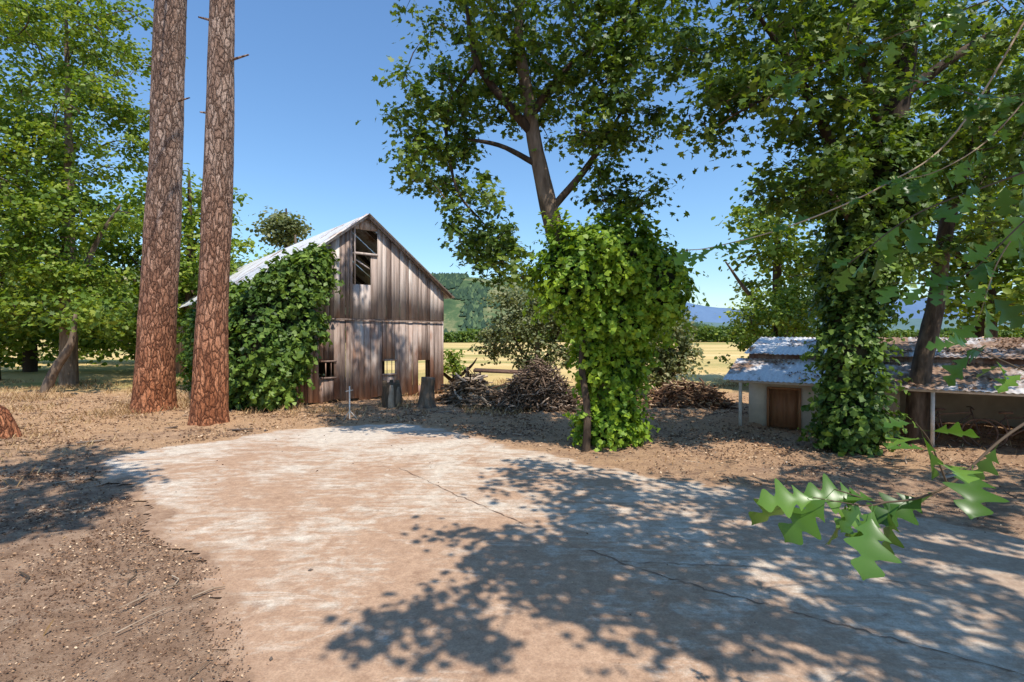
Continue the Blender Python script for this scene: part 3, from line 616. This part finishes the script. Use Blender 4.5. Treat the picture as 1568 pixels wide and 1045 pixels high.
# ---------------------------------------------------------------- distance
def hills(name,y0,pts,depth,mat,rough,seed,nx=160,ny=24):
    xs_=np.linspace(pts[0][0],pts[-1][0],nx);hh=np.interp(xs_,[p[0] for p in pts],[p[1] for p in pts])
    ys_=y0+np.linspace(0,depth,ny);prof=np.sin(np.linspace(0,math.pi,ny))**.8
    Z=hh[None]*prof[:,None];X,Y=np.meshgrid(xs_,ys_)
    nzz=fbm(np.c_[X.ravel()/(depth*.25),Y.ravel()/(depth*.25),np.zeros(X.size)],seed,4).reshape(Z.shape)
    Z=Z*(1+rough*(nzz-.5)*prof[:,None])-1
    return grid_mesh(name,xs_,ys_,Z,mat),xs_,ys_,Z
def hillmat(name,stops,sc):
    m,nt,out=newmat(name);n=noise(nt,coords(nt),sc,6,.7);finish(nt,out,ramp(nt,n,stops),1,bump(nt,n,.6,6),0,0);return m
MH=hillmat('hill_forest',[(.35,(.05,.085,.045)),(.50,(.085,.13,.06)),(.58,(.22,.22,.11)),(.68,(.38,.32,.18))],.03)
ho,hx,hy,hz=hills('hill',330,[(-700,64),(-300,64),(-120,56),(-40,56),(0,56),(40,48),(90,26),(170,8),(260,0)],260,MH,.4,3)
n=24000;ix=rng.uniform(-250,150,n);iy=rng.uniform(332,480,n)
gi=np.clip(np.searchsorted(hx,ix),1,len(hx)-1);gj=np.clip(np.searchsorted(hy,iy),1,len(hy)-1)
tx=(ix-hx[gi-1])/(hx[gi]-hx[gi-1]);ty=(iy-hy[gj-1])/(hy[gj]-hy[gj-1])
iz=(hz[gj-1,gi-1]*(1-tx)+hz[gj-1,gi]*tx)*(1-ty)+(hz[gj,gi-1]*(1-tx)+hz[gj,gi]*tx)*ty
ok=(fbm(np.c_[ix*.04,iy*.04,np.zeros(n)],8,3)>.47)&(iz>0)
CN=np.array([(1,0,0),(.5,.87,.1),(-.5,.87,0),(-1,0,.1),(-.5,-.87,0),(.5,-.87,.1),(.2,0,1.7)],float);CNF=[(i,(i+1)%6,6) for i in range(6)]
Ri=np.repeat(np.eye(3)[None],ok.sum(),0)
instances('hill_forest',CN,CNF,np.c_[ix,iy,iz][ok],Ri,rng.uniform(1.0,2.2,ok.sum()),M_far)
MM=hillmat('haze_blue_mountain',[(.3,(.09,.15,.27)),(.7,(.14,.22,.34))],.002)  # aerial haze painted into the mountain colour
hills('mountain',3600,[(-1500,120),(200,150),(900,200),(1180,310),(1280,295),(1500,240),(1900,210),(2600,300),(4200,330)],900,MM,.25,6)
MM2=hillmat('far_ridge',[(.3,(.09,.15,.16)),(.7,(.14,.21,.2))],.004)  # bluish haze painted into the ridge colour too
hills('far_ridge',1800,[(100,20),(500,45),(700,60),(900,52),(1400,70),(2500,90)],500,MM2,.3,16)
n=9000;xx=rng.uniform(-160,200,n);yy=190+rng.uniform(0,18,n)+8*np.sin(xx*.03);C=np.c_[xx,yy,rng.uniform(.2,5.4,n)*(0.35+fbm(np.c_[xx*.08,yy*0,yy*0],2))]
foliage('distant_trees',C,9,1.1,1.0,M_maple,None,DIA,DIAF)
# ---------------------------------------------------------------- foreground sprigs (oak leaves)
def oakleaf():
    n=25;t=np.linspace(0,1,n);env=.42*np.sin(np.pi*np.clip(t*.92+.06,0,1))**.7*(.75+.5*t*(1-t)*2)
    ph=t*3.0*2*np.pi
    w=env*(.26+.74*(.5-.5*np.cos(ph))**.9);w[0]=.015;w[-1]=.005
    ye=t+.17*(.5-.5*np.cos(ph))*(1-t)
    V=[];F=[]
    for i in range(n):V+=[(0,t[i],-.14*t[i]**2),(w[i],ye[i],.3*w[i]-.16*t[i]**2),(-w[i],ye[i],.3*w[i]-.16*t[i]**2)]
    for i in range(n-1):a=3*i;F+=[(a,a+1,a+4,a+3),(a,a+3,a+5,a+2)]
    k=len(V);V+=[(-.006,-.25,.02),(.006,-.25,.02),(.006,0,0),(-.006,0,0)];F.append((k,k+1,k+2,k+3))
    return np.array(V,float),F
OV,OF=oakleaf()
def sprigs(name,paths):
    e=empty(name);mb=MB();pos=[];Rs=[];sc=[]
    for P,nl,size,r0 in paths:
        p,_=tube(mb,P,np.linspace(r0,r0*.35,len(P)),6,8)
        for i in range(nl):
            k=1-(i/max(nl-1,1))**1.2*.75 if nl>1 else 1
            a=p[int(k*(len(p)-1))];tg=norm(p[min(len(p)-1,int(k*(len(p)-1))+1)]-p[max(0,int(k*(len(p)-1))-1)])
            dirn=norm(tg*.6+rng.normal(0,.7,3)*np.array((1,.7,.5))+np.array((0,0,-.5)))
            nn=norm(np.array((0.15,-.8,1.0))+rng.normal(0,.5,3));nn=norm(nn-dirn*(nn@dirn));x=np.cross(dirn,nn)
            s=size*rng.uniform(.55,1.2);pos.append(a+dirn*.25*s);Rs.append(np.stack([x,dirn,nn],1));sc.append(s)
    mb.build('twigs',M_stick,e,True);instances('leaves',OV,OF,np.array(pos),np.array(Rs),np.array(sc),M_fg,e)
sprigs('oak_branch',[
 ([(3.2,2.6,2.25),(2.2,2.2,2.02),(1.75,2.05,1.80),(1.45,1.97,1.76),(1.22,1.93,1.82)],11,.2,.007),
 ([(1.75,2.05,1.80),(1.66,2.03,1.98),(1.58,2.0,2.06)],6,.16,.004),
 ([(1.45,1.97,1.76),(1.33,1.93,1.76),(1.12,1.9,1.80)],7,.2,.004),
 ([(2.6,2.4,2.15),(2.35,2.5,2.3),(2.2,2.5,2.36)],7,.17,.005)])
sprigs('oak_branch',[
 ([(4.6,3.2,3.9),(3.7,3.2,3.6),(3.0,3.2,3.35),(2.5,3.2,3.15),(2.1,3.2,2.85)],16,.21,.009),
 ([(3.7,3.2,3.6),(3.1,3.1,3.1),(2.7,3.1,2.75),(2.3,3.1,2.72)],14,.2,.006),
 ([(3.7,3.2,3.6),(3.2,3.3,3.0),(3.0,3.3,2.5)],12,.2,.006),
 ([(4.8,4.6,5.6),(3.9,4.5,4.2),(3.2,4.4,3.7),(2.4,4.4,3.35),(1.7,4.3,3.15),(1.45,4.3,3.12)],18,.17,.009),
 ([(5,4.4,5.2),(4.2,4.4,4.2),(3.6,4.3,3.8),(3.2,4.3,3.7)],22,.18,.008),
 ([(5,5,5.8),(4.2,5,5.5),(3.4,5,5.2),(2.6,5,4.9)],30,.19,.008),
 ([(5,4.4,5.2),(4.6,4.2,4.6),(3.9,4.1,4.3),(3.2,4,4.4)],28,.19,.007)])
# ---------------------------------------------------------------- light, sky, camera
el=math.radians(60);az=np.array((.6,-.8));ts=Vector((az[0]*math.cos(el),az[1]*math.cos(el),math.sin(el)))
sun=bpy.data.lights.new('sun','SUN');sun.energy=5.0;sun.angle=math.radians(.53);sun.color=(1,.94,.85)
so=link(bpy.data.objects.new('sun',sun));so.rotation_mode='QUATERNION';so.rotation_quaternion=ts.to_track_quat('Z','Y');so.location=(20,-20,40)
w=bpy.data.worlds.new('World');scene.world=w;w.use_nodes=True;nt=w.node_tree;bg=nt.nodes['Background']
sky=nt.nodes.new('ShaderNodeTexSky');sky.sky_type='NISHITA';sky.sun_disc=False;sky.sun_elevation=el;sky.sun_rotation=math.atan2(az[0],az[1]);sky.air_density=1.4;sky.dust_density=0.0;sky.ozone_density=6.0
tint=mix(nt,1,sky.outputs[0],(.95,1.1,1.22),'MULTIPLY')
nt.links.new(tint,bg.inputs[0]);bg.inputs[1].default_value=.15
cam=bpy.data.cameras.new('camera');cam.lens=18;cam.sensor_width=36;cam.clip_end=20000;cam.clip_start=.05
co=link(bpy.data.objects.new('camera',cam));co.location=(0,0,2.4);co.rotation_euler=(math.radians(89.45),0,0);scene.camera=co
scene.view_settings.view_transform='Standard';scene.view_settings.look='None';scene.view_settings.exposure=0
